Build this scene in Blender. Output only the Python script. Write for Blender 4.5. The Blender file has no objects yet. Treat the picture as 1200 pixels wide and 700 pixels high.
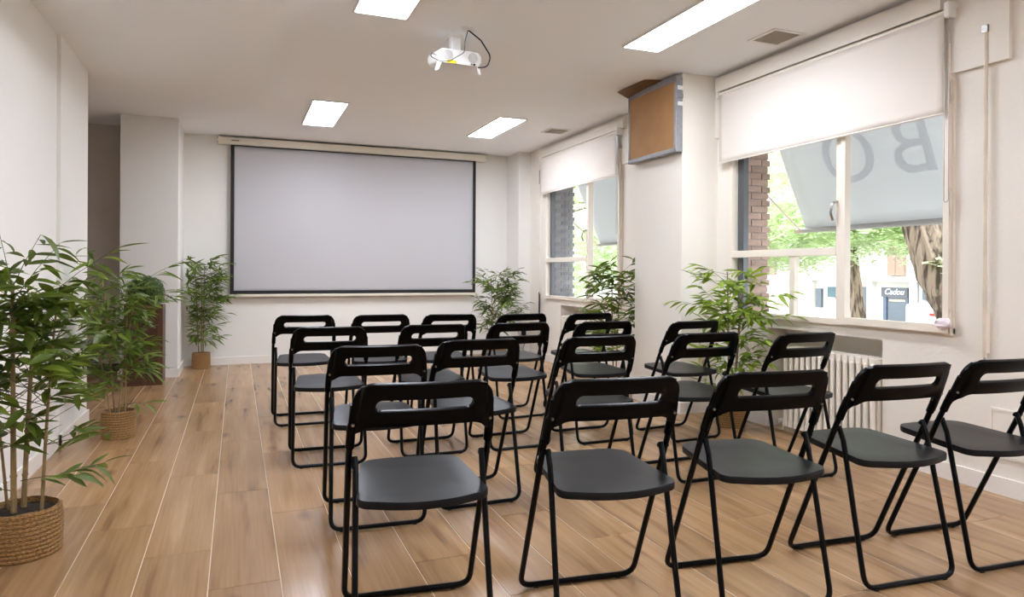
import bpy, bmesh, math, random
from mathutils import Vector, Matrix, Euler
PI = math.pi
scene = bpy.context.scene
C = scene.collection

# ------------------------------------------------------------------ camera
YAW = 0.38103; FPX = 804.1
cam = bpy.data.cameras.new('camera'); camo = bpy.data.objects.new('camera', cam); C.objects.link(camo)
cam.sensor_fit = 'HORIZONTAL'; cam.sensor_width = 36.0
cam.lens = FPX / 1200 * 36.0
cam.shift_y = -(350 - 318.1) / 1200
cam.clip_start = 0.05; cam.clip_end = 200
Fw = Vector((math.sin(YAW), math.cos(YAW), 0)); Rt = Vector((math.cos(YAW), -math.sin(YAW), 0)); Up = Vector((0, 0, 1))
m = Matrix((Rt, Up, -Fw)).transposed()
camo.matrix_world = Matrix.Translation((0, 0, 1.075)) @ m.to_4x4() @ Matrix.Rotation(0.0050, 4, 'Z')
scene.camera = camo

# ------------------------------------------------------------------ world, view
world = bpy.data.worlds.new('sky'); scene.world = world; world.use_nodes = True
wn = world.node_tree; bg = wn.nodes['Background']
bg.inputs[0].default_value = (0.86, 0.93, 1.0, 1); bg.inputs[1].default_value = 4.2
sun = bpy.data.lights.new('sun', 'SUN'); sun.energy = 2.2; sun.angle = 0.02; sun.color = (1, .95, .86)
so = bpy.data.objects.new('sun', sun); C.objects.link(so); so.rotation_euler = Euler((math.radians(34), 0, math.radians(-150)))
scene.view_settings.view_transform = 'Standard'; scene.view_settings.look = 'None'
scene.view_settings.exposure = 0.37; scene.view_settings.gamma = 1.0
PANEL = 34.0

# ------------------------------------------------------------------ materials
def srgb(r, g, b):
    f = lambda c: ((c / 255) / 12.92 if c / 255 <= .04045 else ((c / 255 + .055) / 1.055) ** 2.4)
    return (f(r), f(g), f(b), 1)
def mat(name, col, rough=.6, metal=0, spec=.5, noise=0, nscale=8, bump=0, bscale=60, randv=0, emis=0, transl=0, coord='Object'):
    M = bpy.data.materials.new(name); M.use_nodes = True; nt = M.node_tree; b = nt.nodes['Principled BSDF']
    b.inputs['Roughness'].default_value = rough; b.inputs['Metallic'].default_value = metal
    b.inputs['Specular IOR Level'].default_value = spec
    c = srgb(*col); b.inputs['Base Color'].default_value = c
    out = None
    tc = nt.nodes.new('ShaderNodeTexCoord')
    if noise:
        n = nt.nodes.new('ShaderNodeTexNoise'); n.inputs['Scale'].default_value = nscale; n.inputs['Detail'].default_value = 5
        nt.links.new(tc.outputs[coord], n.inputs['Vector'])
        r = nt.nodes.new('ShaderNodeMapRange'); r.inputs['From Min'].default_value = .3; r.inputs['From Max'].default_value = .7
        r.inputs['To Min'].default_value = 1 - noise; r.inputs['To Max'].default_value = 1 + noise
        nt.links.new(n.outputs['Fac'], r.inputs['Value']); out = r.outputs['Result']
    if randv:
        oi = nt.nodes.new('ShaderNodeObjectInfo'); r2 = nt.nodes.new('ShaderNodeMapRange')
        r2.inputs['To Min'].default_value = 1 - randv; r2.inputs['To Max'].default_value = 1 + randv
        nt.links.new(oi.outputs['Random'], r2.inputs['Value'])
        if out:
            mm = nt.nodes.new('ShaderNodeMath'); mm.operation = 'MULTIPLY'
            nt.links.new(out, mm.inputs[0]); nt.links.new(r2.outputs['Result'], mm.inputs[1]); out = mm.outputs[0]
        else: out = r2.outputs['Result']
    csock = None
    if out:
        v = nt.nodes.new('ShaderNodeVectorMath'); v.operation = 'SCALE'; v.inputs[0].default_value = c[:3]
        nt.links.new(out, v.inputs['Scale']); nt.links.new(v.outputs[0], b.inputs['Base Color']); csock = v.outputs[0]
    if bump:
        n = nt.nodes.new('ShaderNodeTexNoise'); n.inputs['Scale'].default_value = bscale
        nt.links.new(tc.outputs[coord], n.inputs['Vector'])
        bp = nt.nodes.new('ShaderNodeBump'); bp.inputs['Strength'].default_value = bump; bp.inputs['Distance'].default_value = .01
        nt.links.new(n.outputs['Fac'], bp.inputs['Height']); nt.links.new(bp.outputs[0], b.inputs['Normal'])
    if emis:
        b.inputs['Emission Color'].default_value = c; b.inputs['Emission Strength'].default_value = emis
    if transl:
        t = nt.nodes.new('ShaderNodeBsdfTranslucent'); t.inputs[0].default_value = c
        if csock: nt.links.new(csock, t.inputs[0])
        mx = nt.nodes.new('ShaderNodeMixShader'); mx.inputs[0].default_value = transl
        nt.links.new(b.outputs[0], mx.inputs[1]); nt.links.new(t.outputs[0], mx.inputs[2])
        nt.links.new(mx.outputs[0], nt.nodes['Material Output'].inputs[0])
    return M
WALL = mat('wall_paint', (236, 233, 227), .75, noise=.012, nscale=1.5, bump=.08, bscale=90)
WALLR = mat('wall_paint_cream', (236, 229, 218), .6, noise=.02, nscale=2, bump=.12, bscale=60)
CEIL = mat('ceiling_paint', (249, 250, 252), .85, noise=.01, nscale=1)
SHADEW = mat('passage_shade_paint', (206, 198, 190), .8, noise=.04, nscale=4, bump=.1)  # shade of the passage is put into this wall colour
TRIM = mat('white_trim', (240, 234, 226), .4)
FRAME = mat('cream_gloss_paint', (240, 229, 214), .35, noise=.02, nscale=8)
SCREEN = mat('projection_fabric', (190, 188, 190), .75, noise=.015, nscale=1.3)
HOUS = mat('ivory_enamel', (226, 219, 202), .4)
BLACK = mat('black_border', (22, 20, 20), .6)
TUBE = mat('black_powder_coat', (5, 5, 6), .35, spec=.15)
PLAS = mat('black_plastic', (3, 3, 4), .3, spec=.1, bump=.03, bscale=300)
SEATM = mat('charcoal_plastic', (22, 22, 24), .33, spec=.17, bump=.05, bscale=250, noise=.05, nscale=20)
STEEL = mat('steel', (170, 168, 165), .3, 1)
DIFF = mat('light_diffuser', (235, 241, 254), .5, emis=PANEL)
WPLAS = mat('white_plastic', (238, 236, 232), .4)
CARD = mat('cardboard', (166, 122, 76), .7, noise=.1, nscale=6, bump=.15, bscale=30)
CARDD = mat('dark_cardboard', (120, 88, 56), .7, noise=.15, nscale=8)
TAPE = mat('grey_duct_tape', (140, 140, 142), .3, noise=.12, nscale=25, bump=.4, bscale=40)
GRILLE = mat('vent_grille', (176, 166, 148), .5)
DARK = mat('dark_gap', (40, 36, 32), .8)
YEL = mat('yellow_label', (235, 215, 20), .5)
BAMB = mat('bamboo_cane', (150, 124, 82), .5, noise=.2, nscale=30)
SOIL = mat('soil', (48, 36, 26), .9, noise=.3, nscale=40, bump=1, bscale=60)
TWIG = mat('green_twig', (84, 92, 44), .6)
LEAFD = mat('leaf_green', (116, 136, 50), .42, randv=.5, noise=.15, nscale=9, transl=.35)
LEAFB = mat('leaf_bright_green', (132, 154, 52), .42, randv=.45, noise=.15, nscale=9, transl=.35)
LEAFM = mat('leaf_mid_green', (112, 134, 52), .45, randv=.45, noise=.2, nscale=9, transl=.32)
BOXW = mat('boxwood', (74, 100, 36), .5, noise=.5, nscale=40, transl=.1)
RAD = mat('radiator_enamel', (244, 236, 222), .35)
PIPE = mat('worn_white_metal', (226, 212, 192), .35, noise=.16, nscale=5)
BLIND = mat('roller_blind_fabric', (240, 231, 221), .8, transl=.13, bump=.05, bscale=400)
AWN = mat('awning_canvas', (218, 218, 220), .8, transl=.5, noise=.02, nscale=2)
AWNL = mat('awning_lettering', (244, 244, 246), .8, transl=.9)
BRICKM = mat('brick_clay', (182, 154, 140), .85, randv=.16, noise=.12, nscale=18, bump=.5, bscale=80)
BRICKS = mat('brick_shade_grey', (160, 158, 162), .85, randv=.12, noise=.12, nscale=18, bump=.5, bscale=80)  # shaded copy of the brick: bluish shade at farther window put into colour
MORT = mat('mortar', (176, 166, 158), .9)
GUIDE = mat('grey_metal_guide', (92, 95, 100), .4, .4)
def bark_mat():
    M = mat('bark', (150, 128, 110), .95); nt = M.node_tree; b = nt.nodes['Principled BSDF']; N = nt.nodes.new; L = nt.links.new
    tc = N('ShaderNodeTexCoord'); mp = N('ShaderNodeMapping'); mp.inputs['Scale'].default_value = (11, 11, 1.6); mp.inputs['Rotation'].default_value = (.35, 0, 0); L(tc.outputs['Object'], mp.inputs[0])
    n = N('ShaderNodeTexNoise'); n.inputs['Scale'].default_value = 1.6; n.inputs['Detail'].default_value = 5; n.inputs['Distortion'].default_value = .5; L(mp.outputs[0], n.inputs['Vector'])
    r = N('ShaderNodeValToRGB'); e = r.color_ramp.elements; e[0].position = .40; e[0].color = srgb(74, 60, 50); e[1].position = .56; e[1].color = srgb(162, 142, 124); L(n.outputs['Fac'], r.inputs[0]); L(r.outputs[0], b.inputs['Base Color'])
    bp = N('ShaderNodeBump'); bp.inputs['Strength'].default_value = 1; bp.inputs['Distance'].default_value = .05; L(n.outputs['Fac'], bp.inputs['Height']); L(bp.outputs[0], b.inputs['Normal'])
    return M
BARK = bark_mat()
BARK2 = mat('branch_bark', (150, 154, 134), .9, noise=.35, nscale=9, bump=1, bscale=18)
TREEL = mat('street_leaf', (214, 226, 188), .6, randv=.15, noise=.25, nscale=3, transl=.5)
FAC = mat('pale_stucco', (226, 222, 214), .9, noise=.03, nscale=.6)
FAC2 = mat('brown_render', (150, 128, 112), .9)
GREYS = mat('grey_signboard', (88, 90, 94), .6)
SHGL = mat('shop_glass', (66, 76, 84), .1, spec=.8)
PAVE = mat('pavement', (168, 164, 160), .9, noise=.08, nscale=2)
VANM = mat('white_van_paint', (235, 235, 238), .25)
REDP = mat('red_print', (200, 60, 50), .5)
WLET = mat('white_lettering', (240, 240, 240), .5, emis=.35)
WARM = mat('warm_shop_lamp', (255, 205, 130), .5, emis=2.5)
GROUT = mat('grout', (216, 194, 166), .8)
RUBB = mat('black_rubber', (18, 18, 18), .7)
ORNG = mat('yellowed_plastic', (204, 160, 84), .5)
BEIG = mat('beige_plastic', (206, 190, 166), .5)

def glass_mat():
    M = bpy.data.materials.new('window_glass'); M.use_nodes = True; nt = M.node_tree
    nt.nodes.remove(nt.nodes['Principled BSDF'])
    t = nt.nodes.new('ShaderNodeBsdfTransparent'); t.inputs[0].default_value = (.97, .98, .98, 1)
    g = nt.nodes.new('ShaderNodeBsdfGlossy'); g.inputs['Roughness'].default_value = .02
    lw = nt.nodes.new('ShaderNodeLayerWeight'); pw = nt.nodes.new('ShaderNodeMath'); pw.operation = 'POWER'; pw.inputs[1].default_value = 4
    nt.links.new(lw.outputs['Facing'], pw.inputs[0]); lw.inputs[0].default_value = .5
    ad = nt.nodes.new('ShaderNodeMath'); ad.operation = 'MULTIPLY_ADD'; ad.inputs[1].default_value = .3; ad.inputs[2].default_value = .02
    nt.links.new(pw.outputs[0], ad.inputs[0])
    mx = nt.nodes.new('ShaderNodeMixShader'); nt.links.new(ad.outputs[0], mx.inputs[0])
    nt.links.new(t.outputs[0], mx.inputs[1]); nt.links.new(g.outputs[0], mx.inputs[2])
    nt.links.new(mx.outputs[0], nt.nodes['Material Output'].inputs[0]); return M
GLASS = glass_mat()

def wood_mat(name, base, dark, light, grain_axis=1, sc=1.0, rough=.29):
    M = bpy.data.materials.new(name); M.use_nodes = True; nt = M.node_tree; b = nt.nodes['Principled BSDF']
    N = nt.nodes.new; L = nt.links.new
    tc = N('ShaderNodeTexCoord'); oi = N('ShaderNodeObjectInfo')
    off = N('ShaderNodeVectorMath'); off.operation = 'SCALE'; off.inputs[0].default_value = (37, 53, 19)
    L(oi.outputs['Random'], off.inputs['Scale'])
    add = N('ShaderNodeVectorMath'); L(tc.outputs['Object'], add.inputs[0]); L(off.outputs[0], add.inputs[1])
    mp = N('ShaderNodeMapping'); s = [14 * sc, 14 * sc, 14 * sc]; s[grain_axis] = 1.3 * sc
    mp.inputs['Scale'].default_value = s; L(add.outputs[0], mp.inputs[0])
    n1 = N('ShaderNodeTexNoise'); n1.inputs['Scale'].default_value = 1.0; n1.inputs['Detail'].default_value = 2.5; n1.inputs['Roughness'].default_value = .55; n1.inputs['Distortion'].default_value = .0
    L(mp.outputs[0], n1.inputs['Vector'])
    mp2 = N('ShaderNodeMapping'); s2 = [100 * sc, 100 * sc, 100 * sc]; s2[grain_axis] = 2.2 * sc
    mp2.inputs['Scale'].default_value = s2; L(add.outputs[0], mp2.inputs[0])
    n2 = N('ShaderNodeTexNoise'); n2.inputs['Scale'].default_value = 1.0; n2.inputs['Detail'].default_value = 4; L(mp2.outputs[0], n2.inputs['Vector'])
    r = N('ShaderNodeValToRGB'); e = r.color_ramp.elements
    e[0].position = .18; e[0].color = srgb(*dark); e[1].position = .86; e[1].color = srgb(*light)
    r.color_ramp.interpolation = 'EASE'; k = e.new(.50); k.color = srgb(*base)
    L(n1.outputs['Fac'], r.inputs[0])
    # knots
    mp3 = N('ShaderNodeMapping'); s3 = [5, 5, 5]; s3[grain_axis] = 2.2; mp3.inputs['Scale'].default_value = s3; L(add.outputs[0], mp3.inputs[0])
    vo = N('ShaderNodeTexVoronoi'); vo.inputs['Scale'].default_value = .8; L(mp3.outputs[0], vo.inputs['Vector'])
    kr = N('ShaderNodeMapRange'); kr.inputs['From Min'].default_value = .03; kr.inputs['From Max'].default_value = .16
    kr.inputs['To Min'].default_value = .55; kr.inputs['To Max'].default_value = 1; L(vo.outputs['Distance'], kr.inputs['Value'])
    f = N('ShaderNodeMapRange'); f.inputs['From Min'].default_value = .3; f.inputs['From Max'].default_value = .7; f.inputs['To Min'].default_value = .89; f.inputs['To Max'].default_value = 1.08
    L(n2.outputs['Fac'], f.inputs['Value'])
    rv = N('ShaderNodeMapRange'); rv.inputs['To Min'].default_value = .86; rv.inputs['To Max'].default_value = 1.10; L(oi.outputs['Random'], rv.inputs['Value'])
    m1 = N('ShaderNodeMath'); m1.operation = 'MULTIPLY'; L(kr.outputs[0], m1.inputs[0]); L(f.outputs[0], m1.inputs[1])
    m2 = N('ShaderNodeMath'); m2.operation = 'MULTIPLY'; L(m1.outputs[0], m2.inputs[0]); L(rv.outputs[0], m2.inputs[1])
    sc_ = N('ShaderNodeVectorMath'); sc_.operation = 'SCALE'; L(r.outputs[0], sc_.inputs[0]); L(m2.outputs[0], sc_.inputs['Scale'])
    L(sc_.outputs[0], b.inputs['Base Color'])
    rr = N('ShaderNodeMapRange'); rr.inputs['To Min'].default_value = rough - .06; rr.inputs['To Max'].default_value = rough + .02; rr.inputs['Value'].default_value = .5
    L(rr.outputs[0], b.inputs['Roughness']); b.inputs['Specular IOR Level'].default_value = .5
    bp = N('ShaderNodeBump'); bp.inputs['Strength'].default_value = .03; bp.inputs['Distance'].default_value = .002; L(n2.outputs['Fac'], bp.inputs['Height']); L(bp.outputs[0], b.inputs['Normal'])
    return M
PLANK = wood_mat('oak_look_tile', (168, 131, 93), (120, 88, 58), (190, 154, 114))
DWOOD = wood_mat('dark_brown_wood', (84, 52, 34), (58, 34, 22), (112, 72, 46), grain_axis=2, rough=.45)

def weave_mat():
    M = bpy.data.materials.new('woven_seagrass'); M.use_nodes = True; nt = M.node_tree; b = nt.nodes['Principled BSDF']
    N = nt.nodes.new; L = nt.links.new
    tc = N('ShaderNodeTexCoord'); sp = N('ShaderNodeSeparateXYZ'); L(tc.outputs['Object'], sp.inputs[0])
    at = N('ShaderNodeMath'); at.operation = 'ARCTAN2'; L(sp.outputs[1], at.inputs[0]); L(sp.outputs[0], at.inputs[1])
    cb = N('ShaderNodeCombineXYZ'); ma = N('ShaderNodeMath'); ma.operation = 'MULTIPLY'; ma.inputs[1].default_value = 9; L(at.outputs[0], ma.inputs[0])
    mz = N('ShaderNodeMath'); mz.operation = 'MULTIPLY'; mz.inputs[1].default_value = 190; L(sp.outputs[2], mz.inputs[0])
    L(ma.outputs[0], cb.inputs[0]); L(mz.outputs[0], cb.inputs[1])
    n = N('ShaderNodeTexNoise'); n.inputs['Scale'].default_value = 1.4; n.inputs['Detail'].default_value = 4; L(cb.outputs[0], n.inputs['Vector'])
    r = N('ShaderNodeValToRGB'); e = r.color_ramp.elements; e[0].position = .3; e[0].color = srgb(86, 58, 30); e[1].position = .70; e[1].color = srgb(192, 148, 90)
    L(n.outputs['Fac'], r.inputs[0]); L(r.outputs[0], b.inputs['Base Color']); b.inputs['Roughness'].default_value = .75
    bp = N('ShaderNodeBump'); bp.inputs['Strength'].default_value = .8; bp.inputs['Distance'].default_value = .006; L(n.outputs['Fac'], bp.inputs['Height']); L(bp.outputs[0], b.inputs['Normal'])
    return M
WEAVE = weave_mat()

# ------------------------------------------------------------------ helpers
def link(name, me, parent=None, loc=(0, 0, 0), rot=(0, 0, 0)):
    o = bpy.data.objects.new(name, me); C.objects.link(o); o.location = loc; o.rotation_euler = rot
    if parent: o.parent = parent
    return o
def obj(name, bm, M, parent=None, loc=(0, 0, 0), rot=(0, 0, 0), smooth=False, bevel=0):
    me = bpy.data.meshes.new(name)
    bmesh.ops.recalc_face_normals(bm, faces=bm.faces)
    bm.to_mesh(me); bm.free(); me.materials.append(M)
    if smooth:
        me.shade_smooth()
        me.set_sharp_from_angle(angle=math.radians(40))
    o = link(name, me, parent, loc, rot)
    if bevel:
        md = o.modifiers.new('bevel', 'BEVEL'); md.width = bevel; md.segments = 2; md.limit_method = 'ANGLE'
    return o
def tag(o, label, cat=None, group=None, kind=None):
    if label: o['label'] = label
    if cat: o['category'] = cat
    if group: o['group'] = group
    if kind: o['kind'] = kind
    return o
def struct(o, label=None, cat=None):
    o['kind'] = 'structure'
    if label: o['label'] = label
    if cat: o['category'] = cat
    return o
def thing(name, label, cat, loc=(0, 0, 0), rz=0, group=None):
    o = link(name, None, None, loc, (0, 0, rz)); return tag(o, label, cat, group)
def bx(bm, x0, x1, y0, y1, z0, z1):
    v = [bm.verts.new((x, y, z)) for z in (z0, z1) for y in (y0, y1) for x in (x0, x1)]
    for f in ((0, 2, 3, 1), (4, 5, 7, 6), (0, 1, 5, 4), (2, 6, 7, 3), (0, 4, 6, 2), (1, 3, 7, 5)):
        bm.faces.new([v[i] for i in f])
def box(name, x0, x1, y0, y1, z0, z1, M, parent=None, bevel=0):
    cx, cy, cz = (x0 + x1) / 2, (y0 + y1) / 2, (z0 + z1) / 2
    bm = bmesh.new(); bx(bm, x0 - cx, x1 - cx, y0 - cy, y1 - cy, z0 - cz, z1 - cz)
    return obj(name, bm, M, parent, (cx, cy, cz), bevel=bevel)
def walls(name, boxes, M, parent=None):
    bm = bmesh.new()
    for b in boxes: bx(bm, *b)
    return obj(name, bm, M, parent)
def rounded(pts, r, seg=5):
    P = [Vector(p) for p in pts]; out = [P[0]]
    for i in range(1, len(P) - 1):
        a, b, c = P[i - 1], P[i], P[i + 1]; u = (a - b).normalized(); w = (c - b).normalized()
        ang = u.angle(w); t = min(r / math.tan(ang / 2), (a - b).length * .49, (c - b).length * .49)
        p0, p2 = b + u * t, b + w * t
        for k in range(seg + 1):
            s = k / seg; out.append((1 - s) ** 2 * p0 + 2 * s * (1 - s) * b + s * s * p2)
    out.append(P[-1]); return out
def tube(bm, pts, r, n=8, r1=None):
    P = [Vector(p) for p in pts]; rings = []; nrm = None
    for i, p in enumerate(P):
        t = ((P[i + 1] if i < len(P) - 1 else p) - (P[i - 1] if i else p)).normalized()
        if nrm is None:
            nrm = t.orthogonal().normalized()
        else:
            nrm = (nrm - t * nrm.dot(t)).normalized()
        bn = t.cross(nrm)
        rr = r if r1 is None else r + (r1 - r) * i / (len(P) - 1)
        rings.append([bm.verts.new(p + rr * (math.cos(2 * PI * k / n) * nrm + math.sin(2 * PI * k / n) * bn)) for k in range(n)])
    for a, b in zip(rings, rings[1:]):
        for k in range(n): bm.faces.new((a[k], a[(k + 1) % n], b[(k + 1) % n], b[k]))
    bm.faces.new(rings[0][::-1]); bm.faces.new(rings[-1])
def lathe(bm, prof, n=24, cap0=True, cap1=True, c=(0, 0)):
    rings = [[bm.verts.new((c[0] + r * math.cos(2 * PI * k / n), c[1] + r * math.sin(2 * PI * k / n), z)) for k in range(n)] for r, z in prof]
    for a, b in zip(rings, rings[1:]):
        for k in range(n): bm.faces.new((a[k], a[(k + 1) % n], b[(k + 1) % n], b[k]))
    if cap0: bm.faces.new(rings[0][::-1])
    if cap1: bm.faces.new(rings[-1])
def tubeobj(name, pts, r, M, parent=None, n=8, **k):
    bm = bmesh.new(); tube(bm, pts, r, n); return obj(name, bm, M, parent, smooth=True, **k)
def cyl(bm, c, axis, r, h, n=12):
    c = Vector(c); a = Vector(axis).normalized(); tube(bm, [c - a * h / 2, c + a * h / 2], r, n)
def dup(o, parent=None):
    c = o.copy(); C.objects.link(c); c.parent = parent
    for ch in list(o.children): dup(ch, c)
    return c

def text_mesh(name, body, size, M, parent, mtx, extrude=.003, shear=0, align='CENTER'):
    cu = bpy.data.curves.new(name, 'FONT'); cu.body = body; cu.size = size; cu.extrude = extrude; cu.shear = shear; cu.align_x = align; cu.align_y = 'CENTER'
    co = bpy.data.objects.new(name, cu); C.objects.link(co)
    me = bpy.data.meshes.new_from_object(co.evaluated_get(bpy.context.evaluated_depsgraph_get()))
    bpy.data.objects.remove(co); bpy.data.curves.remove(cu)
    me.materials.clear(); me.materials.append(M)
    o = link(name, me, parent); o.matrix_local = mtx; return o

# ------------------------------------------------------------------ room shell
X0, X1, YB, YS, ZC = -1.0, 3.46, -2.6, 8.43, 2.59
fl = struct(box('floor', -2.45, 3.70, YB, YS + .1, -.12, -.0016, GROUT), 'oak-look plank floor of the seminar room')
# planks: rectangular oak-look tiles laid one third offset
PW, PL = .2325, 1.065
pmesh = {}
def plank(x0, x1, y0, y1):
    w, l = round(x1 - x0, 3), round(y1 - y0, 3)
    if w < .02 or l < .02: return
    if (w, l) not in pmesh:
        bm = bmesh.new(); g = .0019; bv = .0006; hx, hy = w / 2 - g, l / 2 - .0016
        lo = [bm.verts.new((sx * hx, sy * hy, -.002)) for sx, sy in ((-1, -1), (1, -1), (1, 1), (-1, 1))]
        mi = [bm.verts.new((sx * hx, sy * hy, -bv)) for sx, sy in ((-1, -1), (1, -1), (1, 1), (-1, 1))]
        hi = [bm.verts.new((sx * (hx - bv), sy * (hy - bv), 0)) for sx, sy in ((-1, -1), (1, -1), (1, 1), (-1, 1))]
        for a, b in ((lo, mi), (mi, hi)):
            for k in range(4): bm.faces.new((a[k], a[(k + 1) % 4], b[(k + 1) % 4], b[k]))
        bm.faces.new(hi)
        me = bpy.data.meshes.new('plank'); bm.to_mesh(me); bm.free(); me.materials.append(PLANK); pmesh[(w, l)] = me
    o = link('plank', pmesh[(w, l)], fl)
    o.location = ((x0 + x1) / 2 - fl.location.x, (y0 + y1) / 2 - fl.location.y, 0 - fl.location.z)
for k in range(-9, 18):
    xa, xb = -.5515 + PW * k, -.5515 + PW * (k + 1)
    xa, xb = max(xa, -2.45), min(xb, 3.46)
    if xb - xa < .02: continue
    lo = YB if xb > X0 - .05 else 5.65
    j = 3.241 - .366 * k
    while j > lo: j -= PL
    y = j
    while y < YS:
        plank(xa, xb, max(y, lo), min(y + PL, YS)); y += PL

# left wall (ends at y 5.6, a passage opens behind it)
wl = struct(walls('wall_left', [(X0 - .02, X0, YB, 4.80, 0, 2.6), (X0 - .14, X0 - .02, YB, 5.60, 0, 2.6), (X0 - .02, X0 + .02, 4.80, 5.60, 0, 2.6)], WALL), 'white left wall with a shallow pilaster')
struct(walls('wall_passage', [(-2.45, X0 - .14, 5.56, 5.60, 0, 2.6), (-2.49, -2.45, 5.56, YS, 0, 2.6), (-2.49, -1.06, 8.25, YS, 0, 2.6)], SHADEW), 'passage wall behind the left wall, its shade put into the colour')
struct(walls('wall_screen', [(-.55, X1 + .4, YS, YS + .12, 0, 2.6), (-1.06, -.55, 7.62, YS + .12, 0, 2.6), (3.30, X1, 8.02, YS, 0, 2.6)], WALL), 'white wall behind the projection screen, with corner piers')
struct(walls('wall_back', [(-1.2, X1 + .4, YB - .12, YB, 0, 2.6)], WALL), 'plain white wall behind the camera')
# right wall: inner leaf with two window openings and two radiator niches
W0 = (-1.35, .45); W1 = (2.45, 4.20); W2 = (5.76, 7.54); ZS, ZT = .76, 2.20
N1 = (2.88, 3.80); N2 = (6.18, 7.12)
bs = []
xi, xo = X1, X1 + .09
for a, b in ((YB, W0[0]), (W0[1], W1[0]), (W1[1], W2[0]), (W2[1], YS)): bs.append((xi, xo, a, b, 0, 2.6))
bs.append((xi, xo, W0[0], W0[1], ZT, 2.6)); bs.append((xi, xo, W0[0], W0[1], 0, ZS))
for w, n in ((W1, N1), (W2, N2)):
    bs.append((xi, xo, w[0], w[1], ZT, 2.6)); bs.append((xi, xo, w[0], w[1], .69, ZS))
    bs.append((xi, xo, w[0], n[0], 0, .69)); bs.append((xi, xo, n[1], w[1], 0, .69))
    bs.append((xi + .17, xi + .21, n[0] - .05, n[1] + .05, -.01, .75))
    bs.append((xi + .09, xi + .17, n[0] - .05, n[0], 0, .72)); bs.append((xi + .09, xi + .17, n[1], n[1] + .05, 0, .72)); bs.append((xi + .09, xi + .21, n[0], n[1], .69, .76))
struct(walls('wall_right', bs, WALLR), 'cream right wall with two windows and radiator niches')
struct(box('wall_pier', 3.13, X1, 4.355, 5.01, 0, 2.6, WALLR), 'square white pier projecting between the two windows')
# ceiling
struct(walls('ceiling', [(-2.49, X1 + .2, YB, YS + .1, ZC, ZC + .1)], CEIL), 'white ceiling with recessed light panels')
struct(walls('ceiling_soffit', [(-2.49, .245, YB, 6.28, 2.47, ZC)], CEIL), 'lowered ceiling section over the left aisle')
# baseboards
BH = .085
struct(walls('baseboard_screen', [(-.55, 3.30, YS - .014, YS, 0, BH), (-1.074, -.536, 7.606, 7.62, 0, BH), (-.55, -.536, 7.62, YS - .014, 0, BH), (3.286, 3.30, 8.006, YS - .014, 0, BH), (3.286, X1, 8.006, 8.02, 0, BH)], TRIM))
struct(walls('baseboard_left', [(X0, X0 + .014, YB, 4.80, 0, BH), (X0 + .02, X0 + .034, 4.786, 5.60, 0, BH), (X0, X0 + .034, 4.786, 4.80, 0, BH), (X0 - .14, X0 + .034, 5.60, 5.614, 0, BH)], TRIM))
struct(walls('baseboard_right', [(X1 - .014, X1, YB, N1[0], 0, BH), (X1 - .014, X1, N1[1], 4.341, 0, BH), (3.116, X1 - .014, 4.341, 4.355, 0, BH), (3.116, 3.13, 4.355, 5.024, 0, BH), (3.13, X1 - .014, 5.01, 5.024, 0, BH), (X1 - .014, X1, 5.024, N2[0], 0, BH), (X1 - .014, X1, N2[1], 8.006, 0, BH)], TRIM))
struct(walls('baseboard_passage', [(-2.45, -1.074, 8.236, 8.25, 0, BH)], mat('dark_skirting', (90, 84, 80), .6)))

# ------------------------------------------------------------------ windows
def window(nm, w, label, smallmull):
    y0, y1 = w; ymid = y1 - 1.03 if smallmull else y1 - 1.09
    zt = 2.30
    f = walls(nm, [(3.445, 3.50, y0, y0 + .035, ZS, zt), (3.445, 3.50, y1 - .035, y1, ZS, zt), (3.438, 3.50, y0, y1, ZS - .005, ZS + .03),
                   (3.445, 3.50, y0, y1, zt - .03, zt)], FRAME)
    struct(f, label)
    def p(n, *a, M=FRAME, bevel=.003): return box(n, *a, M, f, bevel)
    p('mullion', 3.44, 3.50, ymid - .028, ymid + .028, ZS + .03, zt - .03)
    # right casement sash
    s = walls('sash', [(3.425, 3.47, y0 + .012, ymid - .028, ZS + .004, ZS + .045), (3.425, 3.47, y0 + .012, y0 + .045, ZS + .045, zt - .03), (3.425, 3.47, ymid - .052, ymid - .022, ZS + .045, zt - .03)], FRAME, f)
    p('transom', 3.435, 3.495, ymid + .028, y1 - .035, 1.185, 1.235)
    if smallmull: p('glazing_bar', 3.445, 3.49, y1 - .655, y1 - .61, ZS + .03, 1.185)
    p('glass_pane', 3.466, 3.470, y0 + .045, ymid - .052, ZS + .045, zt - .03, M=GLASS, bevel=0)
    p('glass_pane', 3.466, 3.470, ymid + .028, y1 - .035, 1.235, zt - .03, M=GLASS, bevel=0)
    if smallmull:
        p('glass_pane', 3.466, 3.470, ymid + .028, y1 - .655, ZS + .03, 1.185, M=GLASS, bevel=0)
        p('glass_pane', 3.466, 3.470, y1 - .61, y1 - .035, ZS + .03, 1.185, M=GLASS, bevel=0)
    else:
        p('glass_pane', 3.466, 3.470, ymid + .028, y1 - .035, ZS + .03, 1.185, M=GLASS, bevel=0)
    hz = 1.455
    h = tubeobj('handle', rounded([(3.44, ymid + .01, hz + .06), (3.395, ymid + .015, hz + .05), (3.385, ymid + .02, hz - .01), (3.405, ymid + .02, hz - .055)], .03), .008, STEEL, f)
    box('handle_plate', 3.434, 3.441, ymid - .012, ymid + .022, hz - .05, hz + .08, FRAME, f)
    for z in (1.45, .82, 2.02):
        bm = bmesh.new(); tube(bm, [(3.432, y0 + .002, z - .05), (3.432, y0 + .002, z + .05)], .009); tube(bm, [(3.432, y0 + .002, z - .066), (3.432, y0 + .002, z + .066)], .005)
        obj('hinge', bm, PIPE, f, smooth=True)
    return f
window('window_1', W1, 'nearer window with a casement, a transom and a small lower pane', True)
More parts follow.
